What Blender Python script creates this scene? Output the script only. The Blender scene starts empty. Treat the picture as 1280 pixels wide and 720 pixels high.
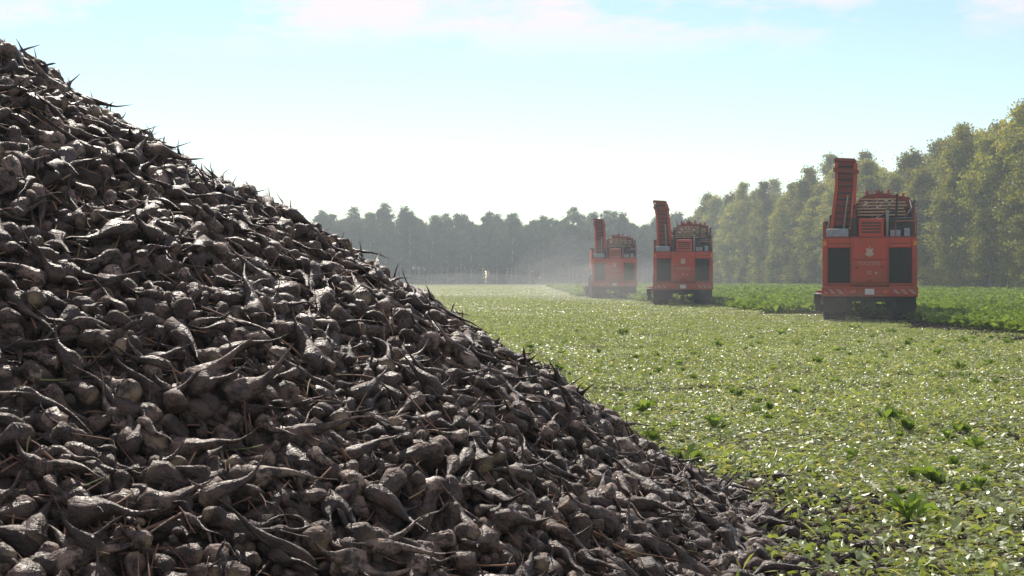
import bpy, math, random, bmesh
import numpy as np
from mathutils import Vector, Matrix, Euler, Quaternion, noise as mnoise
rng=np.random.default_rng(7); random.seed(7)
scene=bpy.context.scene
scene.view_settings.view_transform='Standard'
scene.view_settings.look='None'
scene.view_settings.exposure=0
R_=math.radians
# ---------------------------------------------------------------- helpers
def link(o,parent=None):
    scene.collection.objects.link(o)
    if parent: o.parent=parent
    return o
def fast_mesh(name,verts,faces,attrs=None,smooth=False,mats=(),matidx=None):
    verts=np.asarray(verts,dtype=np.float32); faces=np.asarray(faces,dtype=np.int32)
    k=faces.shape[1]; n=len(faces)
    me=bpy.data.meshes.new(name)
    me.vertices.add(len(verts)); me.vertices.foreach_set('co',verts.ravel())
    me.loops.add(n*k); me.loops.foreach_set('vertex_index',faces.ravel())
    me.polygons.add(n); me.polygons.foreach_set('loop_start',np.arange(0,n*k,k,dtype=np.int32))
    me.polygons.foreach_set('use_smooth',np.full(n,smooth))
    if matidx is not None: me.polygons.foreach_set('material_index',np.asarray(matidx,dtype=np.int32))
    me.update(calc_edges=True)
    for an,av in (attrs or {}).items():
        a=me.attributes.new(an,'FLOAT','POINT'); a.data.foreach_set('value',np.asarray(av,dtype=np.float32))
    for m in mats: me.materials.append(m)
    return me
def instancer(name,pts,rots,scls,idx,variants,parent=None,coll=None):
    if coll is None:
        coll=bpy.data.collections.new(name+'_parts')
        for v in variants: coll.objects.link(v)
    n=len(pts); me=bpy.data.meshes.new(name); me.vertices.add(n)
    me.vertices.foreach_set('co',np.asarray(pts,dtype=np.float32).ravel())
    a=me.attributes.new('rot','FLOAT_VECTOR','POINT'); a.data.foreach_set('vector',np.asarray(rots,dtype=np.float32).ravel())
    a=me.attributes.new('scl','FLOAT_VECTOR','POINT'); a.data.foreach_set('vector',np.asarray(scls,dtype=np.float32).ravel())
    a=me.attributes.new('idx','INT','POINT'); a.data.foreach_set('value',np.asarray(idx,dtype=np.int32))
    o=bpy.data.objects.new(name,me); link(o,parent)
    ng=bpy.data.node_groups.new(name,'GeometryNodeTree')
    ng.interface.new_socket('Geometry',in_out='INPUT',socket_type='NodeSocketGeometry')
    ng.interface.new_socket('Geometry',in_out='OUTPUT',socket_type='NodeSocketGeometry')
    N=ng.nodes; L=ng.links
    gi=N.new('NodeGroupInput'); go=N.new('NodeGroupOutput')
    ci=N.new('GeometryNodeCollectionInfo'); ci.inputs['Collection'].default_value=coll
    ci.inputs['Separate Children'].default_value=True; ci.inputs['Reset Children'].default_value=True
    ip=N.new('GeometryNodeInstanceOnPoints'); ip.inputs['Pick Instance'].default_value=True
    def na(nm,t):
        q=N.new('GeometryNodeInputNamedAttribute'); q.data_type=t; q.inputs['Name'].default_value=nm
        return [s for s in q.outputs if s.enabled and s.name=='Attribute'][0]
    e=N.new('FunctionNodeEulerToRotation')
    L.new(na('rot','FLOAT_VECTOR'),e.inputs[0]); L.new(e.outputs[0],ip.inputs['Rotation'])
    L.new(na('scl','FLOAT_VECTOR'),ip.inputs['Scale']); L.new(na('idx','INT'),ip.inputs['Instance Index'])
    L.new(gi.outputs[0],ip.inputs['Points']); L.new(ci.outputs[0],ip.inputs['Instance']); L.new(ip.outputs[0],go.inputs[0])
    m=o.modifiers.new('scatter','NODES'); m.node_group=ng
    return coll
class MB:
    def __init__(s,name):
        s.m=bpy.data.materials.new(name); s.m.use_nodes=True; s.N=s.m.node_tree.nodes; s.L=s.m.node_tree.links
        s.b=s.N['Principled BSDF']; s.out=s.N['Material Output']
    def n(s,t,**k):
        q=s.N.new(t)
        for a,v in k.items(): setattr(q,a,v)
        return q
    def noise(s,scale,detail=4,coord='Object',rough=.6,vec=None):
        q=s.n('ShaderNodeTexNoise'); q.inputs['Scale'].default_value=scale; q.inputs['Detail'].default_value=detail; q.inputs['Roughness'].default_value=rough
        if vec is None:
            tc=s.n('ShaderNodeTexCoord'); vec=tc.outputs[coord]
        s.L.new(vec,q.inputs['Vector']); return q.outputs['Fac']
    def ramp(s,fac,stops):
        q=s.n('ShaderNodeValToRGB'); r=q.color_ramp
        while len(r.elements)<len(stops): r.elements.new(.5)
        for e,(p,c) in zip(r.elements,stops):
            e.position=p; e.color=(*c,1) if len(c)==3 else c
        s.L.new(fac,q.inputs[0]); return q.outputs[0]
    def mix(s,f,a,b,mode='MIX'):
        q=s.n('ShaderNodeMix',data_type='RGBA',blend_type=mode)
        for sock,v in ((q.inputs[0],f),(q.inputs[6],a),(q.inputs[7],b)):
            if isinstance(v,(int,float)): sock.default_value=v
            elif isinstance(v,tuple): sock.default_value=(*v,1)
            else: s.L.new(v,sock)
        return q.outputs[2]
    def math(s,op,a,b=0.0,clamp=False):
        q=s.n('ShaderNodeMath',operation=op,use_clamp=clamp)
        for sock,v in ((q.inputs[0],a),(q.inputs[1],b)):
            if isinstance(v,(int,float)): sock.default_value=v
            else: s.L.new(v,sock)
        return q.outputs[0]
    def bump(s,h,strength,dist=.02):
        q=s.n('ShaderNodeBump'); q.inputs['Strength'].default_value=strength; q.inputs['Distance'].default_value=dist
        s.L.new(h,q.inputs['Height']); s.L.new(q.outputs[0],s.b.inputs['Normal'])
    def attr(s,name):
        q=s.n('ShaderNodeAttribute'); q.attribute_name=name; return q.outputs['Fac']
    def rand(s): return s.n('ShaderNodeObjectInfo').outputs['Random']
    def set(s,col=None,rough=None,metal=None,spec=None):
        for k,v in (('Base Color',col),('Roughness',rough),('Metallic',metal),('Specular IOR Level',spec)):
            if v is None: continue
            if isinstance(v,(int,float)): s.b.inputs[k].default_value=v
            elif isinstance(v,tuple): s.b.inputs[k].default_value=(*v,1)
            else: s.L.new(v,s.b.inputs[k])
        return s
# ---------------------------------------------------------------- camera / light / world
cam=bpy.data.cameras.new('camera'); co=bpy.data.objects.new('camera',cam); link(co)
CH=1.6
co.location=(0,0,CH); co.rotation_euler=(R_(90-0.42),0,0)
cam.lens=50; cam.sensor_width=36; cam.clip_end=6000; cam.clip_start=.1
scene.camera=co
SUN_EL,SUN_AZ=41,-12
sd=Vector((math.sin(R_(SUN_AZ))*math.cos(R_(SUN_EL)),math.cos(R_(SUN_AZ))*math.cos(R_(SUN_EL)),math.sin(R_(SUN_EL))))
sl=bpy.data.lights.new('sun','SUN'); sl.energy=5.0; sl.angle=R_(.5); sl.color=(1,.93,.82)
so=bpy.data.objects.new('sun',sl); so.rotation_euler=sd.to_track_quat('Z','Y').to_euler(); link(so)
w=bpy.data.worlds.new('World'); scene.world=w; w.use_nodes=True
N=w.node_tree.nodes; L=w.node_tree.links
bg=N['Background']; sky=N.new('ShaderNodeTexSky'); sky.sky_type='NISHITA'; sky.sun_disc=False
sky.sun_elevation=R_(SUN_EL); sky.sun_rotation=R_(SUN_AZ); sky.air_density=1.0; sky.dust_density=.15; sky.ozone_density=1.6
tc=N.new('ShaderNodeTexCoord')
mp=N.new('ShaderNodeMapping'); mp.inputs['Scale'].default_value=(2.6,2.6,9); mp.inputs['Location'].default_value=(.9,.2,.5)
nz=N.new('ShaderNodeTexNoise'); nz.inputs['Scale'].default_value=2.2; nz.inputs['Detail'].default_value=8; nz.inputs['Roughness'].default_value=.58
L.new(tc.outputs['Generated'],mp.inputs[0]); L.new(mp.outputs[0],nz.inputs['Vector'])
cr=N.new('ShaderNodeValToRGB'); cr.color_ramp.elements[0].position=.46; cr.color_ramp.elements[1].position=.58
L.new(nz.outputs['Fac'],cr.inputs[0])
sx=N.new('ShaderNodeSeparateXYZ'); L.new(tc.outputs['Generated'],sx.inputs[0])
mr=N.new('ShaderNodeMapRange'); mr.interpolation_type='SMOOTHSTEP'
mr.inputs['From Min'].default_value=.14; mr.inputs['From Max'].default_value=.185; L.new(sx.outputs['Z'],mr.inputs['Value'])
mm=N.new('ShaderNodeMath'); mm.operation='MULTIPLY'; L.new(cr.outputs[0],mm.inputs[0]); L.new(mr.outputs[0],mm.inputs[1])
tint=N.new('ShaderNodeMix'); tint.data_type='RGBA'; tint.blend_type='MULTIPLY'; tint.inputs[0].default_value=1
tint.inputs[7].default_value=(.97,1.0,.97,1); L.new(sky.outputs[0],tint.inputs[6])
mx=N.new('ShaderNodeMix'); mx.data_type='RGBA'; L.new(mm.outputs[0],mx.inputs[0]); L.new(tint.outputs[2],mx.inputs[6]); mx.inputs[7].default_value=(7.1,6.75,7.0,1)
L.new(mx.outputs[2],bg.inputs['Color']); bg.inputs['Strength'].default_value=.138
# ---------------------------------------------------------------- materials
def leafmat(name,stops,trans=.45,rough=.45,objrand=.25,spec=.5):
    b=MB(name); c=b.ramp(b.attr('lv'),stops)
    v=b.math('ADD',b.math('MULTIPLY',b.rand(),objrand*2),1-objrand)
    hs=b.n('ShaderNodeHueSaturation'); b.L.new(c,hs.inputs['Color']); b.L.new(v,hs.inputs['Value'])
    col=hs.outputs[0]; b.set(col,rough,spec=spec)
    t=b.n('ShaderNodeBsdfTranslucent'); tcx=b.mix(1.0,col,(1.5,1.45,.55),'MULTIPLY'); b.L.new(tcx,t.inputs[0])
    ms=b.n('ShaderNodeMixShader'); ms.inputs[0].default_value=trans
    b.L.new(b.b.outputs[0],ms.inputs[1]); b.L.new(t.outputs[0],ms.inputs[2]); b.L.new(ms.outputs[0],b.out.inputs[0])
    return b.m
M_litter=leafmat('beet_leaf',[(0,(.20,.155,.09)),(.12,(.20,.24,.09)),(.5,(.30,.36,.135)),(.85,(.40,.44,.19)),(1,(.6,.55,.30))],.35,.42,.08,.8)
M_crop=leafmat('crop_leaf',[(0,(.09,.145,.035)),(.6,(.18,.26,.065)),(1,(.27,.36,.11))],.4,.42,.2,.5)
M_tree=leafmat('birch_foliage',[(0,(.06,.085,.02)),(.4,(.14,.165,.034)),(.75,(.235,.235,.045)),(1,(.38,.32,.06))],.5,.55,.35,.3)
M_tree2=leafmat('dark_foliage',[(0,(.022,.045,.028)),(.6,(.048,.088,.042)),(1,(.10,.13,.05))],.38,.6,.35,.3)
def barkmat(name,a,bb):
    b=MB(name); b.set(b.ramp(b.noise(1.5,5),[(.35,a),(.6,bb)]),.9); return b.m
M_bark=barkmat('birch_bark',(.08,.07,.06),(.45,.43,.39))
M_bark2=barkmat('grey_bark',(.05,.042,.035),(.30,.27,.22))
# ground
b=MB('field_soil'); tcn=b.n('ShaderNodeTexCoord'); P=tcn.outputs['Object']
soil=b.ramp(b.noise(9,8,vec=P),[(.3,(.03,.021,.014)),(.7,(.12,.09,.06))])
green=b.ramp(b.noise(16,6,vec=P),[(.3,(.12,.145,.055)),(.55,(.22,.25,.10)),(.75,(.31,.34,.16))])
big=b.noise(.35,4,vec=P); fine=b.noise(5,5,vec=P)
f=b.math('ADD',b.math('MULTIPLY',big,.6),b.math('MULTIPLY',fine,.8))
cov=b.ramp(f,[(.66,(0,0,0)),(.90,(.85,.85,.85))])
sep=b.n('ShaderNodeSeparateXYZ'); b.L.new(P,sep.inputs[0])
yy=b.n('ShaderNodeMapRange'); b.L.new(sep.outputs['Y'],yy.inputs['Value']); yy.inputs['From Min'].default_value=20; yy.inputs['From Max'].default_value=90
cov2=b.math('MAXIMUM',cov,b.math('MULTIPLY',yy.outputs[0],.85))
dx=b.math('ABSOLUTE',b.math('SUBTRACT',sep.outputs['X'],13.3))
st=b.n('ShaderNodeMapRange'); b.L.new(b.math('ADD',dx,b.math('MULTIPLY',big,.7)),st.inputs['Value'])
st.inputs['From Min'].default_value=.7; st.inputs['From Max'].default_value=1.3
cov3=b.math('MULTIPLY',cov2,st.outputs[0])
b.set(b.mix(cov3,soil,green),.95,spec=.08); b.bump(b.noise(14,8,vec=P),1.0,.06)
M_ground=b.m
b=MB('beet_skin')
n1=b.noise(16,6); n2=b.noise(70,4)
rr=b.rand()
skin=b.ramp(rr,[(0,(.035,.018,.013)),(.4,(.075,.041,.030)),(.8,(.15,.09,.068)),(1,(.32,.215,.165))])
dirt=b.ramp(b.math('ADD',n1,b.math('MULTIPLY',n2,.4)),[(.60,(0,0,0)),(.80,(1,1,1))])
c=b.mix(dirt,(.017,.009,.0065),skin)
c=b.mix(b.attr('lv'),c,(.33,.23,.14))
rg=b.ramp(b.noise(9,3),[(.4,(.36,.36,.36)),(.65,(.72,.72,.72))])
b.set(c,rg,spec=.55); b.bump(b.math('ADD',n1,b.math('MULTIPLY',n2,.6)),1.0,.022)
b.b.inputs['Specular Tint'].default_value=(1,.86,.80,1); M_beet=b.m
b=MB('soil_mound'); b.set(b.ramp(b.noise(12,6),[(.3,(.010,.006,.005)),(.7,(.035,.023,.017))]),.95); b.bump(b.noise(20,6),1,.05); M_mound=b.m
b=MB('dry_stalk'); b.set(b.ramp(b.rand(),[(0,(.09,.034,.024)),(.6,(.19,.085,.05)),(.93,(.30,.17,.09)),(1,(.13,.17,.04))]),.7); M_stalk=b.m
b=MB('soil_clod'); b.set(b.ramp(b.rand(),[(0,(.022,.015,.011)),(1,(.10,.068,.048))]),.95); b.bump(b.noise(40,5),1,.02); M_clod=b.m
# ---------------------------------------------------------------- ground
def gz(x,y): return .05*mnoise.noise(Vector((x*.35,y*.35,0)))-.01 if (-21<x<41 and -6<y<71) else 0
def grid_plane():
    xs=np.array([-3000,-600,-200,-60,-30]+list(np.arange(-20,40,1.0))+[45,60,120,300,900,3000])
    ys=np.array([-600,-100,-20]+list(np.arange(-5,70,1.0))+[80,100,140,220,350,600,1200,5000])
    X,Y=np.meshgrid(xs,ys); Z=np.zeros_like(X,dtype=float)
    for i in range(X.shape[0]):
        for j in range(X.shape[1]): Z[i,j]=gz(X[i,j],Y[i,j])
    v=np.stack([X.ravel(),Y.ravel(),Z.ravel()],1); nx=len(xs); ny=len(ys)
    f=[(i*nx+j,i*nx+j+1,(i+1)*nx+j+1,(i+1)*nx+j) for i in range(ny-1) for j in range(nx-1)]
    return fast_mesh('ground',v,f,smooth=True,mats=[M_ground])
link(bpy.data.objects.new('ground',grid_plane()))
# ---------------------------------------------------------------- leaves
def leaves_arrays(P,D,U,Ln,Wd,curl,lv):
    S=np.cross(D,U); S/=np.linalg.norm(S,axis=1)[:,None]+1e-9; U2=np.cross(S,D)
    Ln=Ln[:,None]; Wd=Wd[:,None]; cu=curl[:,None]
    v=[P, P+D*Ln*.45-S*Wd*.5+U2*cu*Ln*.25, P+D*Ln*.5-U2*cu*Ln*.05, P+D*Ln*.45+S*Wd*.5+U2*cu*Ln*.25, P+D*Ln*.8-S*Wd*.36+U2*cu*Ln*.1, P+D*Ln*.8+S*Wd*.36+U2*cu*Ln*.1, P+D*Ln-U2*cu*Ln*.35]
    n=len(P); V=np.stack(v,1).reshape(-1,3)
    base=np.arange(n)[:,None]*7
    T=np.array([[0,3,2],[0,2,1],[2,3,5],[1,2,4],[2,5,6],[2,6,4]])
    F=(base[:,:,None]+T[None]).reshape(-1,3)
    return V,F,np.repeat(lv,7)
def rand_dirs(n,up_sigma):
    a=rng.uniform(0,2*np.pi,n); e=rng.normal(0,up_sigma,n)
    return np.stack([np.cos(a)*np.cos(e),np.sin(a)*np.cos(e),np.sin(e)],1)
litter=[]
for k in range(5):
    n=1700
    P=np.stack([rng.uniform(-1.1,1.1,n),rng.uniform(-1.1,1.1,n),rng.uniform(0.0,.045,n)],1)
    P[:,:2]+=.08*np.sin(P[:,1::-1]*7+k)+rng.normal(0,.08,(n,2))
    D=rand_dirs(n,.27); U=np.stack([rng.normal(0,.30,n),rng.normal(0,.30,n),np.ones(n)],1)
    Ln=.026+.085*rng.beta(1.5,2.2,n); Wd=Ln*rng.uniform(.3,.75,n)
    lv=np.clip(rng.beta(2.2,2.2,n)+np.where(rng.random(n)<.04,.5,0),0,1)
    V,F,A=leaves_arrays(P,D,U,Ln,Wd,rng.normal(.1,.6,n),lv)
    m=350
    P2=np.stack([rng.uniform(-1.05,1.05,m),rng.uniform(-1.05,1.05,m),rng.uniform(0.01,.05,m)],1)
    L2=rng.uniform(.05,.17,m)
    V2,F2,A2=leaves_arrays(P2,rand_dirs(m,.22),np.tile([[0,0,1.]],(m,1)),L2,np.full(m,.010),rng.normal(0,.2,m),rng.choice([.05,.95,.9,.8],m))
    V=np.concatenate([V,V2]);F=np.concatenate([F,F2+len(A)]);A=np.concatenate([A,A2])
    V[:,2]=np.maximum(V[:,2],.004)
    litter.append(bpy.data.objects.new('litter_%02d'%k,fast_mesh('litter_%02d'%k,V,F,{'lv':A},mats=[M_litter])))
PC=Vector((-4.1,9.35)); PR=5.66; PH=3.40
pts=[];sc=[]
y=4.0
def in_crop(x,y): return (x>14.1 and y>22) or (x>11.0 and y>62) or (x>8.3 and y>91) or (x>5 and y>116)
while y<260:
    step=1.7 if y<60 else 2.3 if y<120 else 3.2
    half=.40*y+5
    x=-half if y>14 else -3.5
    while x<half:
        px,py=x+random.uniform(-.25,.25),y+random.uniform(-.25,.25)
        r=math.hypot(px-PC.x,py-PC.y)
        ok=r>PR-.4 and not in_crop(px,py) and not(12.4<px<14.0 and random.random()<.75)
        if ok: pts.append((px,py,gz(px,py)+.005)); sc.append(step/1.75)
        x+=step
    y+=step
n=len(pts); sc=np.array(sc)
instancer('leaf_litter',pts,np.stack([rng.normal(0,.01,n),rng.normal(0,.01,n),rng.uniform(0,6.28,n)],1),np.stack([sc,sc,rng.uniform(.8,1.4,n)],1),rng.integers(0,5,n),litter)
plants=[]
for k in range(5):
    n=20; a=rng.uniform(0,6.28,n); el=rng.uniform(.5,1.35,n)
    D=np.stack([np.cos(a)*np.cos(el),np.sin(a)*np.cos(el),np.sin(el)],1)
    P=D*rng.uniform(.04,.18,n)[:,None]
    U=np.stack([-np.cos(a)*np.sin(el),-np.sin(a)*np.sin(el),np.cos(el)],1)
    Ln=rng.uniform(.2,.36,n)
    V,F,A=leaves_arrays(P,D,U,Ln,Ln*rng.uniform(.4,.6,n),rng.normal(.5,.35,n),rng.random(n))
    m=12;V2,F2,A2=leaves_arrays(np.zeros((m,3)),D[:m],U[:m],np.full(m,.2),np.full(m,.018),np.zeros(m),np.full(m,.9))
    V=np.concatenate([V,V2]);F=np.concatenate([F,F2+len(A)]);A=np.concatenate([A,A2])
    plants.append(bpy.data.objects.new('plant_%02d'%k,fast_mesh('plant_%02d'%k,V,F,{'lv':A},mats=[M_crop])))
pts=[];sc=[]
y=22
while y<240:
    dy=.38 if y<75 else .6 if y<130 else 1.1
    dxx=.5 if y<75 else .6 if y<130 else 1.1
    xm=min(.40*y+6,50); x=5
    while x<xm:
        if in_crop(x,y): pts.append((x+random.uniform(-.06,.06),y+random.uniform(-.12,.12),0)); sc.append(random.uniform(.8,1.25)*(1 if y<130 else 1.35))
        x+=dxx
    y+=dy
for i in range(340):
    yy_=random.uniform(7.5,45); xx_=random.uniform(-.1*yy_,.42*yy_)
    if math.hypot(xx_-PC.x,yy_-PC.y)>PR+.5 and xx_<12.5: pts.append((xx_,yy_,0)); sc.append(random.uniform(.15,.32) if random.random()<.9 else .46)
n=len(pts); sc=np.array(sc)
instancer('sugar_beet_crop',pts,np.stack([np.zeros(n),np.zeros(n),rng.uniform(0,6.28,n)],1),np.stack([sc,sc,sc],1),rng.integers(0,5,n),plants)
# ---------------------------------------------------------------- beet pile
def hfun(x,y):
    r=math.hypot(x-PC.x,y-PC.y); u=r/PR
    if u>1.0: return -.02
    rs=math.sqrt(u*u+.006)-.077*(1-u)
    h=PH*(1-rs)+.07*math.sin(math.pi*u)*(1-.5*u)-.06*min(1,(1-u)*5)
    h+=(.13*mnoise.noise(Vector((x*.7,y*.7,1)))+.09*mnoise.noise(Vector((x*1.9,y*1.9,5))))*min(1,(1-u)*5)
    return h
def beet(k):
    seg=12
    Rr=random.uniform(.034,.058); Ln=random.uniform(.18,.32); stub=(k%5==2)
    if stub: Ln=random.uniform(.12,.16)
    prof=[(-.052,.0),(-.05,.45),(-.036,.82),(-.015,.98),(.01,1.0),(.035,.95),(.06,.84),(.085,.7),(.11,.54),(.14,.40),(.18,.27),(.22,.17),(.26,.11),(.30,.07),(.34,.02)]
    ringN=len(prof)
    bx,by=random.uniform(-.10,.10),random.uniform(-.10,.10); ph=random.uniform(0,6)
    sqx=random.uniform(.78,1.15)
    V=[];A=[]
    for i,(z,r) in enumerate(prof):
        zz=z*(Ln/.34) if z>0 else z*Rr/.055*random.uniform(.7,1.1); t=max(0,zz)/Ln
        ox=bx*t*t+.007*math.sin(t*9+ph); oy=by*t*t+.007*math.cos(t*8+ph)
        if stub and i>9: r=max(r,.2) if i<14 else .01
        for j in range(seg):
            a=2*math.pi*j/seg
            q=1+.34*mnoise.noise(Vector((math.cos(a)*1.3+k*3,math.sin(a)*1.3,zz*14)))+.14*mnoise.noise(Vector((math.cos(a)*3+k*3,math.sin(a)*3,zz*40)))+.07*math.cos(2*a+ph)-.14*(abs(math.cos(a))>.95)*(1 if .0<zz<.12 else 0)
            V.append((ox+math.cos(a)*r*Rr*q*sqx,oy+math.sin(a)*r*Rr*q,zz)); A.append((.75 if i<2 else .25 if i==2 else 0) if k%4==0 else 0)
    F=[]
    for i in range(ringN-1):
        for j in range(seg):
            F.append((i*seg+j,i*seg+(j+1)%seg,(i+1)*seg+(j+1)%seg,(i+1)*seg+j))
    return bpy.data.objects.new('beet_%02d'%k,fast_mesh('beet_%02d'%k,V,F,{'lv':A},smooth=True,mats=[M_beet]))
NB=30
beets=[beet(k) for k in range(NB)]
def stalk(k):
    V=[];F=[];seg=5;Ln=random.uniform(.12,.34);bx=random.uniform(-.07,.07)
    for i in range(6):
        t=i/5; r=.006*(1-t*.8)
        for j in range(seg):
            a=2*math.pi*j/seg; V.append((bx*t*t+.004*math.sin(t*7)+r*math.cos(a),r*math.sin(a),(t-.4)*Ln))
    for i in range(5):
        for j in range(seg): F.append((i*seg+j,i*seg+(j+1)%seg,(i+1)*seg+(j+1)%seg,(i+1)*seg+j))
    return bpy.data.objects.new('stalk_%02d'%k,fast_mesh('stalk_%02d'%k,V,F,smooth=True,mats=[M_stalk]))
stalks=[stalk(k) for k in range(6)]
pile=bpy.data.objects.new('sugar_beet_pile',None); link(pile)
V=[];F=[];nr,na_=40,96
for i in range(nr+1):
    for j in range(na_):
        a=2*math.pi*j/na_; r=PR*i/nr*.995; x=PC.x+r*math.cos(a); y=PC.y+r*math.sin(a); V.append((x,y,hfun(x,y)-.10))
for i in range(nr):
    for j in range(na_): F.append((i*na_+j,(i+1)*na_+j,(i+1)*na_+(j+1)%na_,i*na_+(j+1)%na_))
link(bpy.data.objects.new('mound',fast_mesh('mound',V,F,smooth=True,mats=[M_mound])),pile)
def place(n,tilt,lay):
    P=[];Rt=[]
    while len(P)<n:
        a=random.uniform(0,2*math.pi); r=PR*math.sqrt(random.random())
        x=PC.x+r*math.cos(a); y=PC.y+r*math.sin(a)
        if (x-PC.x)*(-PC.x)+(y-PC.y)*(-PC.y) < -18 and random.random()<.6: continue
        e=.06; h=hfun(x,y); gx=(hfun(x+e,y)-hfun(x-e,y))/(2*e); gy=(hfun(x,y+e)-hfun(x,y-e))/(2*e)
        if abs(gx)>2 or abs(gy)>2: gx=gy=0
        nn=Vector((-gx,-gy,1)).normalized()
        t=Vector((random.gauss(0,1),random.gauss(0,1),random.gauss(0,1))); t=(t-nn*t.dot(nn)).normalized()
        d=(t+nn*min(.42,random.gauss(-.04,tilt))).normalized()
        q=d.to_track_quat('Z','Y')@Quaternion((0,0,1),random.uniform(0,6.28))
        P.append(tuple(Vector((x,y,h))+nn*random.uniform(*lay))); Rt.append(tuple(q.to_euler()))
    return P,Rt
P1,R1=place(28000,.26,(-.11,.045))
for i in range(1900):
    a=random.uniform(0,2*math.pi); r=PR+min(1.2,random.expovariate(6))-.2
    lob=.5+.9*mnoise.noise(Vector((math.cos(a)*3,math.sin(a)*3,2)))
    if r>PR+.25 and random.random()>lob: continue
    x=PC.x+r*math.cos(a); y=PC.y+r*math.sin(a)
    d=Vector((random.gauss(0,1),random.gauss(0,1),random.gauss(0,.12))).normalized()
    P1.append((x,y,random.uniform(.02,.06)+(.05*random.random() if r<PR+.15 else 0))); R1.append(tuple((d.to_track_quat('Z','Y')@Quaternion((0,0,1),random.uniform(0,6.28))).to_euler()))
n=len(P1); s=np.clip(rng.lognormal(-.16,.25,n),.45,1.4)
beet_coll=instancer('beets',P1,R1,np.stack([s,s,s*rng.uniform(.9,1.3,n)],1),rng.integers(0,NB,n),beets,pile)
P2,R2=place(8500,.22,(-.03,.045)); n=len(P2); s=rng.uniform(.5,1.1,n)
instancer('loose_stalks',P2,R2,np.stack([s,s,s],1),rng.integers(0,6,n),stalks,pile)
clods=[]
for k in range(4):
    bm=bmesh.new(); bmesh.ops.create_icosphere(bm,subdivisions=2,radius=.04)
    for v in bm.verts: v.co*=1+.5*mnoise.noise(v.co*25+Vector((k*5,0,0)))
    me=bpy.data.meshes.new('clod_%02d'%k); bm.to_mesh(me); bm.free(); me.materials.append(M_clod)
    clods.append(bpy.data.objects.new('clod_%02d'%k,me))
P3,R3=place(7000,.5,(-.06,.02)); n=len(P3); s=rng.uniform(.2,.8,n)
clod_coll=instancer('soil_lumps',P3,R3,np.stack([s,s,s],1),rng.integers(0,4,n),clods,pile)
pts=[]
for i in range(4200):
    a=random.uniform(-2.2,2.2); r=PR+abs(random.gauss(0,.4))-.1
    pts.append((PC.x+r*math.cos(a),PC.y+r*math.sin(a),random.uniform(.0,.045)))
for i in range(2600):
    y=random.uniform(7,42); x=random.uniform(-.1*y,.42*y)
    if mnoise.noise(Vector((x*.5,y*.5,9)))>.1 and math.hypot(x-PC.x,y-PC.y)>PR: pts.append((x,y,gz(x,y)+.02))
for i in range(2600):
    y=random.uniform(24,52); pts.append((random.gauss(13.3,.45),y,.02))
n=len(pts); s=rng.uniform(.2,1.0,n)
instancer('soil_clods',pts,rng.uniform(0,6.28,(n,3)),np.stack([s,s,s*.8],1),rng.integers(0,4,n),None,None,coll=clod_coll)
# ---------------------------------------------------------------- trees
def tube(path,rad,seg=6):
    V=[];F=[]
    for i,(p,r) in enumerate(zip(path,rad)):
        for j in range(seg):
            a=2*math.pi*j/seg; V.append((p[0]+r*math.cos(a),p[1]+r*math.sin(a),p[2]))
    for i in range(len(path)-1):
        for j in range(seg): F.append((i*seg+j,i*seg+(j+1)%seg,(i+1)*seg+(j+1)%seg,(i+1)*seg+j))
    return V,F
def tree(name,H,cb,cr,nclump,leaf,mats,shape=1.0,per=62):
    V=[];F=[];A=[]
    def addt(p,r):
        v,f=tube(p,r); o=len(V); V.extend(v); F.extend([tuple(i+o for i in q) for q in f]); A.extend([.5]*len(v))
    bx,by=random.uniform(-.6,.6),random.uniform(-.6,.6)
    ax=lambda t:(bx*t*t+.15*math.sin(5*t),by*t*t+.15*math.cos(4*t),H*t*.97)
    ts=[i/8 for i in range(9)]
    addt([ax(t) for t in ts],[.19*(1-t)**.8+.02 for t in ts])
    cl=[]
    for i in range(nclump):
        u=random.random()**.85; z=cb+(H-cb)*u
        env=cr*(math.sin(math.pi*min(1,(u*.86+.12)))**.75)*(1-.25*u)*shape
        a=random.uniform(0,6.28); rr=env*math.sqrt(random.uniform(.12,1))*random.uniform(.75,1.15)
        t0=ax(max(.1,z/H)); c=(t0[0]+rr*math.cos(a),t0[1]+rr*math.sin(a),z)
        cl.append((c,rr/env if env>0 else 0,u))
        if i%4==0:
            zb=max(cb*.8,z-rr*.7); b0=ax(zb/H)
            mid=((b0[0]+c[0])/2,(b0[1]+c[1])/2,(zb+z)/2+.1)
            addt([b0,mid,c],[.06,.04,.015])
    nw=len(F)
    Q=[];lv=[]
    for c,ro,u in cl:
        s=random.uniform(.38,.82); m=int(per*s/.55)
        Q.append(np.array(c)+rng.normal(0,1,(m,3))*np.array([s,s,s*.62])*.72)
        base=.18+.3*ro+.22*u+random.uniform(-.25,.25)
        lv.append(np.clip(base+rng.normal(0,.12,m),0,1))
    Q=np.concatenate(Q); lv=np.concatenate(lv); m=len(Q)
    d=rng.normal(0,1,(m,3)); d/=np.linalg.norm(d,axis=1)[:,None]
    e=np.cross(d,rng.normal(0,1,(m,3))); e/=np.linalg.norm(e,axis=1)[:,None]
    sz=rng.uniform(.6,1.3,m)[:,None]*leaf
    vv=np.stack([Q-d*sz,Q+e*sz*.55,Q+d*sz,Q-e*sz*.55],1).reshape(-1,3)
    o=len(V); ff=np.arange(m*4).reshape(-1,4)+o
    VV=np.concatenate([np.array(V),vv]); FF=np.concatenate([np.array(F),ff]); AA=np.concatenate([np.array(A),np.repeat(lv,4)])
    mi=np.concatenate([np.ones(nw,int),np.zeros(m,int)])
    return bpy.data.objects.new(name,fast_mesh(name,VV,FF,{'lv':AA},mats=mats,matidx=mi))
birch=[tree('birch_%02d'%k,random.uniform(14.5,20),random.uniform(1.2,3.0),random.uniform(3.3,4.9),160,.18,[M_tree,M_bark]) for k in range(8)]
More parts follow.
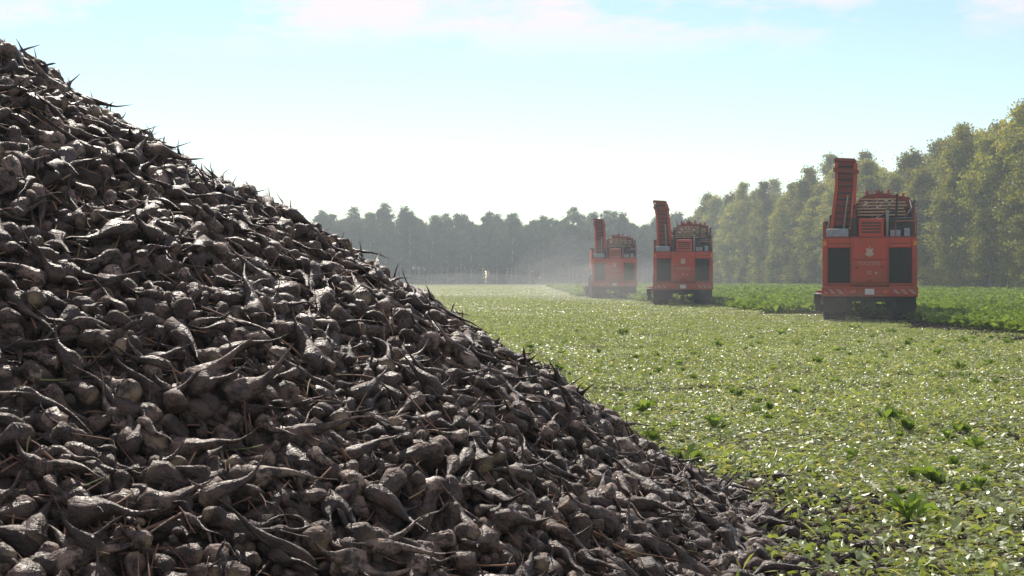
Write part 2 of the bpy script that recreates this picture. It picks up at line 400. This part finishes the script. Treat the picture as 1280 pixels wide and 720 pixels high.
bush=[tree('birch_%02d'%(8+k),random.uniform(4,6.5),.3,random.uniform(1.8,2.4),45,.15,[M_tree,M_bark]) for k in range(2)]
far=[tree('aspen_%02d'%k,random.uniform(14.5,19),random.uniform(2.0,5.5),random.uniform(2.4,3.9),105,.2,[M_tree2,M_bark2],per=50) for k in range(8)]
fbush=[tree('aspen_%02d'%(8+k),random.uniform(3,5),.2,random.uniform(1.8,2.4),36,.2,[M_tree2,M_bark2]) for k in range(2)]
pts=[];ix=[];sc=[]
def edge_x(y): return 56-(y-150)*.062 if y>100 else 59
y=96
while y<352:
    for row in range(6):
        x=edge_x(y)+row*4.2+random.uniform(-1.8,1.8)
        pts.append((x,y+random.uniform(-2,2),0)); ix.append(random.randrange(8)); sc.append(random.uniform(.82,1.12)*(1+.02*row)*(1.04 if y<190 else 1))
    x=edge_x(y)-1.5+random.uniform(-.8,.8)
    for q in range(2): pts.append((x+random.uniform(-1,2),y+random.uniform(-2,2),0)); ix.append(8+random.randrange(2)); sc.append(random.uniform(.5,1.1))
    y+=3.6
n=len(pts); sc=np.array(sc)
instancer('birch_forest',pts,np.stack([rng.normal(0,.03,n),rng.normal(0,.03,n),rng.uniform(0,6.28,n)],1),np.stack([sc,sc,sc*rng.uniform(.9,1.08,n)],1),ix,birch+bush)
pts=[];ix=[];sc=[]
x=-210
while x<62:
    hv=1+.07*mnoise.noise(Vector((x*.045,3,0)))+.04*mnoise.noise(Vector((x*.2,7,0)))
    for row in range(6):
        pts.append((x+random.uniform(-2,2),352+row*5+random.uniform(-1.5,1.5)+4*math.sin(x*.05),0)); ix.append(random.randrange(8)); sc.append(random.uniform(.85,1.08)*hv)
    for row in range(3):
        if mnoise.noise(Vector((x*.06,row,0)))>-.3:
            pts.append((x+random.uniform(-1.6,1.6),360+row*9,0)); ix.append(8+random.randrange(2)); sc.append(random.uniform(.6,1.2))
    x+=3.1
n=len(pts); sc=np.array(sc)
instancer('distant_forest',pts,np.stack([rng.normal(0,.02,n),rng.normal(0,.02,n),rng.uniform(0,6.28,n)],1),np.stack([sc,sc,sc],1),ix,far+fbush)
# ---------------------------------------------------------------- harvester
def paint(name,c,c2,rough=.42):
    b=MB(name); nn=b.noise(1.6,6); g=b.n('ShaderNodeTexCoord'); s_=b.n('ShaderNodeSeparateXYZ'); b.L.new(g.outputs['Object'],s_.inputs[0])
    mrr=b.n('ShaderNodeMapRange'); b.L.new(s_.outputs['Z'],mrr.inputs['Value']); mrr.inputs['From Min'].default_value=2.6; mrr.inputs['From Max'].default_value=.6
    st=b.noise(14,5)
    dust=b.math('ADD',b.ramp(nn,[(.40,(0,0,0)),(.75,(.55,.55,.55))]),b.math('MULTIPLY',mrr.outputs[0],b.math('MULTIPLY',st,1.1)),True)
    b.set(b.mix(dust,c,c2),b.math('ADD',b.math('MULTIPLY',dust,.4),rough)); return b.m
M_red=paint('red_paint',(.46,.034,.010),(.17,.075,.045))
M_dred=paint('dark_red_paint',(.22,.022,.011),(.12,.065,.045),.5)
def plain(name,c,r=.6,metal=0,sc_=8,var=.35):
    b=MB(name); b.set(b.ramp(b.noise(sc_,5),[(.3,tuple(q*(1-var) for q in c)),(.7,c)]),r,metal); return b.m
M_blk=plain('black_plastic',(.022,.021,.021)); M_rub=plain('tyre_rubber',(.032,.028,.025),.85); M_steel=plain('worn_steel',(.3,.28,.26),.45,.7)
M_wht=plain('white_paint',(.6,.6,.57)); M_bei=plain('pale_slats',(.55,.38,.24),.7); M_gry=plain('grey_casing',(.30,.33,.36),.5)
M_glass=plain('cab_glass',(.03,.04,.05),.1); M_lamp=plain('lamp_lens',(.6,.1,.03),.25); M_org=plain('orange_lens',(.7,.25,.03),.25)
plain_dark=plain('grille_slat_metal',(.05,.045,.042),.6); M_pink=plain('pale_lettering',(.55,.36,.30),.5)
b=MB('hazard_stripes'); tcq=b.n('ShaderNodeTexCoord'); s_=b.n('ShaderNodeSeparateXYZ'); b.L.new(tcq.outputs['Object'],s_.inputs[0])
dg=b.math('FRACT',b.math('MULTIPLY',b.math('ADD',s_.outputs['X'],s_.outputs['Z']),3.6))
b.set(b.mix(b.math('GREATER_THAN',dg,.5),(.30,.20,.17),(.36,.03,.015)),.6); M_haz=b.m
def to_obj(bm,name,mat,parent,bevel=0,smooth=False):
    bmesh.ops.recalc_face_normals(bm,faces=bm.faces)
    if bevel: bmesh.ops.bevel(bm,geom=[e for e in bm.edges if e.calc_length()>bevel*2.5],offset=bevel,segments=2,affect='EDGES',profile=.6)
    me=bpy.data.meshes.new(name); bm.to_mesh(me); bm.free(); me.materials.append(mat)
    if smooth:
        me.polygons.foreach_set('use_smooth',[True]*len(me.polygons))
    o=bpy.data.objects.new(name,me); link(o,parent); return o
def addbox(bm,x0,x1,y0,y1,z0,z1,rot=None):
    m=Matrix.Translation(((x0+x1)/2,(y0+y1)/2,(z0+z1)/2))
    if rot: m=m@rot
    bmesh.ops.create_cube(bm,size=1,matrix=m@Matrix.Diagonal((x1-x0,y1-y0,z1-z0,1)))
def boxes(name,lst,mat,parent,bevel=0):
    bm=bmesh.new()
    for q in lst: addbox(bm,*q)
    return to_obj(bm,name,mat,parent,bevel)
def prism(bm,poly,y0,y1,shear=0):
    a=[bm.verts.new((x,y0,z)) for x,z in poly]; c=[bm.verts.new((x,y1,z)) for x,z in poly]; n=len(poly)
    bm.faces.new(a); bm.faces.new(c[::-1])
    for i in range(n): bm.faces.new((a[i],c[i],c[(i+1)%n],a[(i+1)%n]))
def prisms(name,lst,mat,parent,bevel=0):
    bm=bmesh.new()
    for q in lst: prism(bm,*q)
    return to_obj(bm,name,mat,parent,bevel)
def bars(name,segs,r,mat,parent,seg=6):
    bm=bmesh.new()
    for p,q in segs:
        p=Vector(p);q=Vector(q);d=q-p
        bmesh.ops.create_cone(bm,cap_ends=True,segments=seg,radius1=r,radius2=r,depth=d.length,matrix=Matrix.Translation((p+q)/2)@d.to_track_quat('Z','Y').to_matrix().to_4x4())
    return to_obj(bm,name,mat,parent)
def wheel(name,x,y,R,W,parent):
    e=bpy.data.objects.new(name,None); link(e,parent); e.location=(x,y,R)
    bm=bmesh.new(); prof=[(-W/2*.8,.52*R),(-W/2,.62*R),(-W/2,.86*R),(-W/2*.85,.95*R),(W/2*.85,.95*R),(W/2,.86*R),(W/2,.62*R),(W/2*.8,.52*R)]
    sg=32; rings=[[bm.verts.new((px,pr*math.cos(2*math.pi*j/sg),pr*math.sin(2*math.pi*j/sg))) for j in range(sg)] for px,pr in prof]
    for i in range(len(prof)-1):
        for j in range(sg): bm.faces.new((rings[i][j],rings[i][(j+1)%sg],rings[i+1][(j+1)%sg],rings[i+1][j]))
    for j in range(22):
        for sgn in (-1,1):
            a=2*math.pi*(j+(.5 if sgn>0 else 0))/22
            m=Matrix.Rotation(a,4,'X')@Matrix.Translation((sgn*W*.24,0,R*.965))@Matrix.Rotation(sgn*.6,4,'Z')@Matrix.Diagonal((W*.52,.07,R*.07,1))
            bmesh.ops.create_cube(bm,size=1,matrix=m)
    to_obj(bm,'tyre',M_rub,e)
    bm=bmesh.new(); bmesh.ops.create_cone(bm,cap_ends=True,segments=24,radius1=.53*R,radius2=.53*R,depth=W*.55,matrix=Matrix.Rotation(math.pi/2,4,'Y'))
    bmesh.ops.create_cone(bm,cap_ends=True,segments=12,radius1=.18*R,radius2=.18*R,depth=W*.75,matrix=Matrix.Rotation(math.pi/2,4,'Y'))
    to_obj(bm,'rim',M_dred,e)
def harvester(loc,rz,lean):
    E=bpy.data.objects.new('beet_harvester',None); link(E); E.location=loc; E.rotation_euler=(0,0,rz)
    boxes('chassis',[(-.55,.55,.6,10.4,.75,1.25),(-1.3,1.3,1.6,1.85,.8,1.0),(-1.3,1.3,5.1,5.35,.8,1.0)],M_blk,E,.02)
    boxes('rear_bodywork',[(-1.64,-1.44,0,.55,.98,3.0),(1.44,1.64,0,.55,.98,3.0),(-.68,.68,.0,.55,1.3,3.0),
        (-1.438,-.682,0,.55,2.66,3.0),(.682,1.438,0,.55,2.66,3.0),(-1.438,-.682,0,.55,1.0,1.40),(.682,1.438,0,.55,1.0,1.40)],M_red,E,.025)
    boxes('engine_hood',[(-1.6,1.6,.56,3.0,1.95,2.98),(-.9,.9,.56,3.0,1.26,1.94)],M_red,E,.05)
    boxes('grille_recess',[(-1.436,-.684,.10,.2,1.402,2.658),(.684,1.436,.10,.2,1.402,2.658)],M_blk,E)
    sl=[]
    for i in range(17):
        z=1.43+i*.073
        for a,c in ((-1.434,-.686),(.686,1.434)): sl.append((a,c,.03,.085,z,z+.022))
    boxes('grille_slats',sl,plain_dark,E)
    boxes('grille_mullion',[(-1.07,-1.05,.015,.08,1.41,2.65),(1.05,1.07,.015,.08,1.41,2.65)],M_blk,E)
    boxes('grille_frame',[(-1.47,-1.44,-.02,-.003,1.37,2.69),(-.68,-.65,-.02,-.003,1.37,2.69),(1.44,1.47,-.02,-.003,1.37,2.69),(.65,.68,-.02,-.003,1.37,2.69)],M_dred,E)
    boxes('centre_panel',[(-.58,.58,-.045,-.003,1.42,2.2),(-.58,.58,-.045,-.003,2.24,2.92)],M_red,E,.015)
    boxes('panel_handles',[(-.5,-.38,-.075,-.048,1.95,1.99),(.38,.5,-.075,-.048,1.95,1.99),(-.05,.05,-.075,-.048,1.47,1.50)],M_blk,E,.008)
    boxes('panel_seams',[(-1.6,-.0,-.004,-.001,1.325,1.345),(.02,1.6,-.004,-.001,1.325,1.345),(-1.43,-.69,-.006,-.001,2.80,2.82),(.69,1.43,-.006,-.001,2.80,2.82)],M_blk,E)
    prisms('emblem',[([(-.16,2.42),(0,2.34),(.16,2.42),(.1,2.5),(.12,2.66),(.03,2.6),(0,2.74),(-.03,2.6),(-.12,2.66),(-.1,2.5)],-.056,-.047)],M_pink,E)
    let=[]
    for i in range(8):
        x=-.36+i*.093; let+= [(x,x+.018,-.055,-.047,2.06,2.16),(x+.022,x+.062,-.055,-.047,2.14,2.16)]
        if i%2: let.append((x+.022,x+.062,-.055,-.047,2.06,2.078))
    let+=[(-.08,-.055,-.055,-.047,1.72,1.84),(.0,.075,-.055,-.047,1.72,1.745),(.0,.075,-.055,-.047,1.815,1.84),(.0,.022,-.055,-.047,1.745,1.815),(.2,.26,-.055,-.047,1.72,1.80)]
    boxes('lettering',let,M_pink,E)
    boxes('bumper',[(-1.66,1.66,-.10,-.003,.92,1.28)],M_red,E,.03)
    boxes('hazard_plates',[(-1.56,-.82,-.125,-.103,1.02,1.18),(.82,1.56,-.125,-.103,1.02,1.18)],M_haz,E)
    boxes('licence_plate',[(-.16,.16,-.125,-.103,1.0,1.2)],M_wht,E)
    boxes('tail_lamps',[(-.66,-.46,-.14,-.103,1.04,1.16),(.46,.66,-.14,-.103,1.04,1.16)],M_lamp,E,.01)
    boxes('corner_lamps',[(-1.62,-1.5,-.03,-.003,2.74,2.9),(1.5,1.62,-.03,-.003,2.74,2.9)],M_org,E,.01)
    boxes('mud_flaps',[(-1.62,-.6,.3,.33,.35,.98),(.6,1.62,.3,.33,.35,.98)],M_rub,E)
    boxes('tow_frame',[(-.25,.25,-.2,.4,.62,.74),(-.06,.06,-.3,-.2,.55,.85),(-1.2,1.2,.1,.25,.76,.9),(-.9,-.8,.0,.1,.5,.9),(.8,.9,.0,.1,.5,.9)],M_blk,E,.015)
    for i,(yy_,xx_) in enumerate(((1.75,1.22),(5.25,1.22),(9.2,1.25))):
        for s_ in (-1,1): wheel('wheel',s_*xx_,yy_,.93,.8,E)
    boxes('deck_rail_plate',[(-1.6,1.6,.02,.08,3.0,3.07)],M_dred,E)
    boxes('air_filter_box',[(-1.5,-.72,.35,1.0,3.02,3.36)],M_gry,E,.06)
    boxes('engine_block',[(-.62,-.42,.3,1.3,3.0,3.75),(.56,1.5,.5,1.45,3.0,3.75),(-1.4,-.7,1.05,2.0,3.0,3.9)],M_blk,E,.05)
    boxes('centre_cowl',[(-.38,.5,.25,1.2,3.0,3.72)],M_red,E,.06)
    boxes('cowl_vents',[(-.28,.4,.235,.249,3.2+i*.11,3.25+i*.11) for i in range(4)],M_blk,E)
    boxes('side_boxes',[(.72,1.08,.3,.48,3.06,3.3),(1.2,1.4,.3,.48,3.06,3.36)],M_gry,E,.03)
    bars('exhaust',[((.62,.45,3.0),(.62,.45,4.05)),((.62,.45,4.05),(.68,.3,4.2))],.06,M_steel,E,10)
    bars('deck_rail',[((-1.6,.1,3.0),(-1.6,.1,3.55)),((1.6,.1,3.0),(1.6,.1,3.9)),((-1.6,.1,3.55),(-1.6,1.8,3.55)),((1.6,.1,3.9),(1.6,1.4,3.9)),((.9,.1,3.0),(.9,.1,3.6)),((.9,.1,3.6),(1.6,.1,3.6)),((-1.6,.9,3.0),(-1.6,.9,3.55))],.022,M_dred,E)
    outl=[(-.45,3.05),(-.47,4.25),(-.30,4.50),(-.02,4.62),(.38,4.70),(.95,4.60),(1.42,4.52),(1.62,4.20),(1.64,3.05)]
    inn=[(-.35,3.05),(-.36,4.2),(-.22,4.42),(.03,4.52),(.38,4.60),(.92,4.50),(1.35,4.42),(1.52,4.14),(1.53,3.05)]
    fr=[]
    for q,y0 in enumerate((1.5,2.6,3.8,5.0,6.2,7.4)):
        for i in range(len(outl)-1): fr.append(([outl[i],outl[i+1],inn[i+1],inn[i]],y0,y0+.09))
    prisms('hopper_arches',fr,M_dred,E)
    hb=[]
    for i in range(1,len(outl)-1):
        x,z=outl[i]; hb.append(((x,1.5,z),(x,7.5,z)))
    bars('hopper_cage_bars',hb,.03,M_dred,E)
    boxes('hopper_slats',[(-.42+.03*(i%2),(1.34 if i<5 else 1.1)-.05*(i%3),1.36+.015*i,1.42+.015*i,3.86+i*.115,3.86+i*.115+.052) for i in range(6)],M_bei,E)
    boxes('hopper_slat_posts',[(x,x+.05,1.44,1.49,3.6,4.56-abs(x-.4)*.1) for x in (-.3,.1,.5,.9,1.25)],M_dred,E)
    boxes('hopper_top_brackets',[(x,x+.10,1.6+q*.7,1.72+q*.7,4.5,4.78+.06*((q*7)%3)) for q,x in enumerate((-.1,.25,.7,1.05,1.3,.5,.1))],M_red,E,.01)
    prisms('hopper_walls',[([(-.42,3.0),(1.6,3.0),(1.6,4.15),(-.42,4.15)],1.8,1.86),([(-1.6,3.0),(1.6,3.0),(1.6,3.9),(-1.6,3.9)],7.5,7.56)],M_blk,E)
    boxes('hopper_sides',[(1.56,1.62,1.87,7.49,3.0,4.0),(-1.62,-1.56,2.3,7.49,2.3,3.7),(-1.5,1.5,2.5,8.2,2.2,2.99)],M_red,E)
    bm=bmesh.new(); bmesh.ops.create_icosphere(bm,subdivisions=4,radius=1)
    for v in bm.verts: v.co*=1+.10*mnoise.noise(v.co*3)
    bmesh.ops.scale(bm,vec=(1.1,2.7,1.25),verts=bm.verts); bmesh.ops.translate(bm,vec=(.5,4.7,3.45),verts=bm.verts)
    to_obj(bm,'load_core',M_mound,E)
    LP=[];LR=[]
    for i in range(1200):
        d=Vector((random.gauss(0,1),random.gauss(0,1),abs(random.gauss(0,1)))).normalized()
        LP.append((.5+d.x*1.08,4.7+d.y*2.65,3.45+d.z*1.27+random.uniform(0,.07))); LR.append((random.uniform(0,6.28),random.uniform(0,6.28),random.uniform(0,6.28)))
    n=len(LP); s=rng.uniform(1,1.5,n)
    instancer('load_beets',LP,LR,np.stack([s,s,s],1),rng.integers(0,NB,n),None,E,coll=beet_coll)
    bars('hose_lines',[((1.1,.4,3.5),(1.5,1.0,4.1)),((1.5,1.0,4.1),(1.45,1.4,4.4)),((-.55,.4,3.7),(-.5,1.1,4.4)),((.2,.6,3.72),(.9,.9,4.0)),((.95,1.2,3.6),(1.0,1.3,4.65)),((1.2,1.2,3.6),(1.62,1.3,4.4))],.035,M_blk,E)
    X=lambda x,z:(x-lean*max(0,(z-3.2))/2.6,z)
    def sh(poly): return [X(*p) for p in poly]
    prisms('elevator_side_plates',[(sh([(-1.42,3.05),(-1.3,3.05),(-1.1,4.9),(-1.1,5.72),(-1.22,5.84),(-1.2,5.0)]),.9,1.75),
        (sh([(-.68,3.05),(-.5,3.05),(-.46,4.4),(-.40,5.62),(-.42,5.74),(-.54,5.78),(-.56,4.7)]),.9,1.75)],M_red,E)
    prisms('elevator_back_plate',[(sh([(-1.31,3.5),(-.67,3.5),(-.55,4.9),(-.53,5.82),(-1.11,5.84),(-1.11,4.95)]),1.0,1.08)],M_dred,E)
    cl=[]
    for i in range(9):
        z=3.7+i*.24; t=(z-3.5)/2.2; cl.append((sh([(-1.29+.17*t,z),(-.68+.12*t,z),(-.68+.12*t,z+.045),(-1.29+.17*t,z+.045)]),.93,.998))
    prisms('elevator_cleats',cl,M_blk,E)
    prisms('elevator_head',[(sh([(-1.26,5.45),(-.36,5.36),(-.38,5.5),(-1.27,5.6)]),.86,.928),(sh([(-1.24,5.85),(-.45,5.8),(-.5,5.92),(-1.2,5.96)]),.9,1.8)],M_dred,E)
    bars('elevator_strut',[((X(-.5,4.3)[0],1.3,4.3),(-.3,1.7,3.6)),((X(-1.3,3.9)[0],1.3,3.9),(-1.5,1.9,3.3)),((X(-.9,3.3)[0],.85,3.3),(X(-.75,4.6)[0],.85,4.6))],.04,M_steel,E)
    boxes('cab_frame',[(-1.0,1.0,9.6,11.3,3.42,3.55),(-1.0,1.0,9.6,11.3,1.7,1.95),(-1.0,-.92,9.6,9.7,1.95,3.42),(.92,1.0,9.6,9.7,1.95,3.42),(-1.0,-.92,11.2,11.3,1.95,3.42),(.92,1.0,11.2,11.3,1.95,3.42)],M_red,E,.02)
    boxes('cab_glass',[(-.915,.915,9.705,11.195,1.955,3.415)],M_glass,E,.04)
    boxes('lifting_header',[(-2.0,1.72,11.6,13.0,.55,1.05),(-1.5,1.5,10.3,11.6,.9,1.2)],M_red,E,.05)
    hd=[]
    for i in range(12): hd.append((-1.9+i*.3,-1.86+i*.3,11.2,12.0,.06,.6))
    boxes('lifting_shares',hd,M_steel,E)
    boxes('side_guard',[(-2.02,-1.74,5.9,8.2,.55,.95),(-1.98,-1.7,6.4,6.5,.3,.55)],M_blk,E,.03)
    bars('header_arms',[((-1.95,10,.9),(-1.7,6.5,.9)),((1.5,10,1.2),(1.5,12,.9)),((-1.5,10,1.2),(-1.5,12,.9))],.06,M_red,E)
    return E
harvester((12.72,50.6,0),R_(-12.8),0.0)
harvester((9.5,79,0),R_(-5.5),.42)
harvester((7.5,104,0),R_(-1.5),.30)
# ---------------------------------------------------------------- air: thin haze and machine dust (real volumes)
def vol(name,dens,g,col):
    m=bpy.data.materials.new(name); m.use_nodes=True; Nn=m.node_tree.nodes; Nn.remove(Nn['Principled BSDF'])
    s=Nn.new('ShaderNodeVolumeScatter'); s.inputs['Density'].default_value=dens; s.inputs['Anisotropy'].default_value=g; s.inputs['Color'].default_value=(*col,1)
    m.node_tree.links.new(s.outputs[0],Nn['Material Output'].inputs['Volume']); return m
bm=bmesh.new(); addbox(bm,-400,400,-40,450,-1,26); to_obj(bm,'haze',vol('haze_air',.0008,.35,(.86,.95,1.0)),None)
D=bpy.data.objects.new('dust_cloud',None); link(D)
dm=vol('dust_air',.014,.4,(.95,.92,.86))
for i,(x,y,z,a,bb,c) in enumerate(((4.6,102,.8,4.4,4.5,3.6),(7.0,93,.4,5,6,2.4),(-3,112,.3,9,5,1.8),(8.6,76,.3,4.0,2.8,2.1),(11.6,48.3,.0,3.2,1.8,1.2))):
    bm=bmesh.new(); bmesh.ops.create_icosphere(bm,subdivisions=4,radius=1)
    for v in bm.verts: v.co*=1+.4*mnoise.noise(v.co*1.6+Vector((i*7,0,0)))
    bmesh.ops.scale(bm,vec=(a,bb,c),verts=bm.verts); bmesh.ops.translate(bm,vec=(x,y,z),verts=bm.verts)
    to_obj(bm,'plume_%d'%i,dm,D,smooth=True)
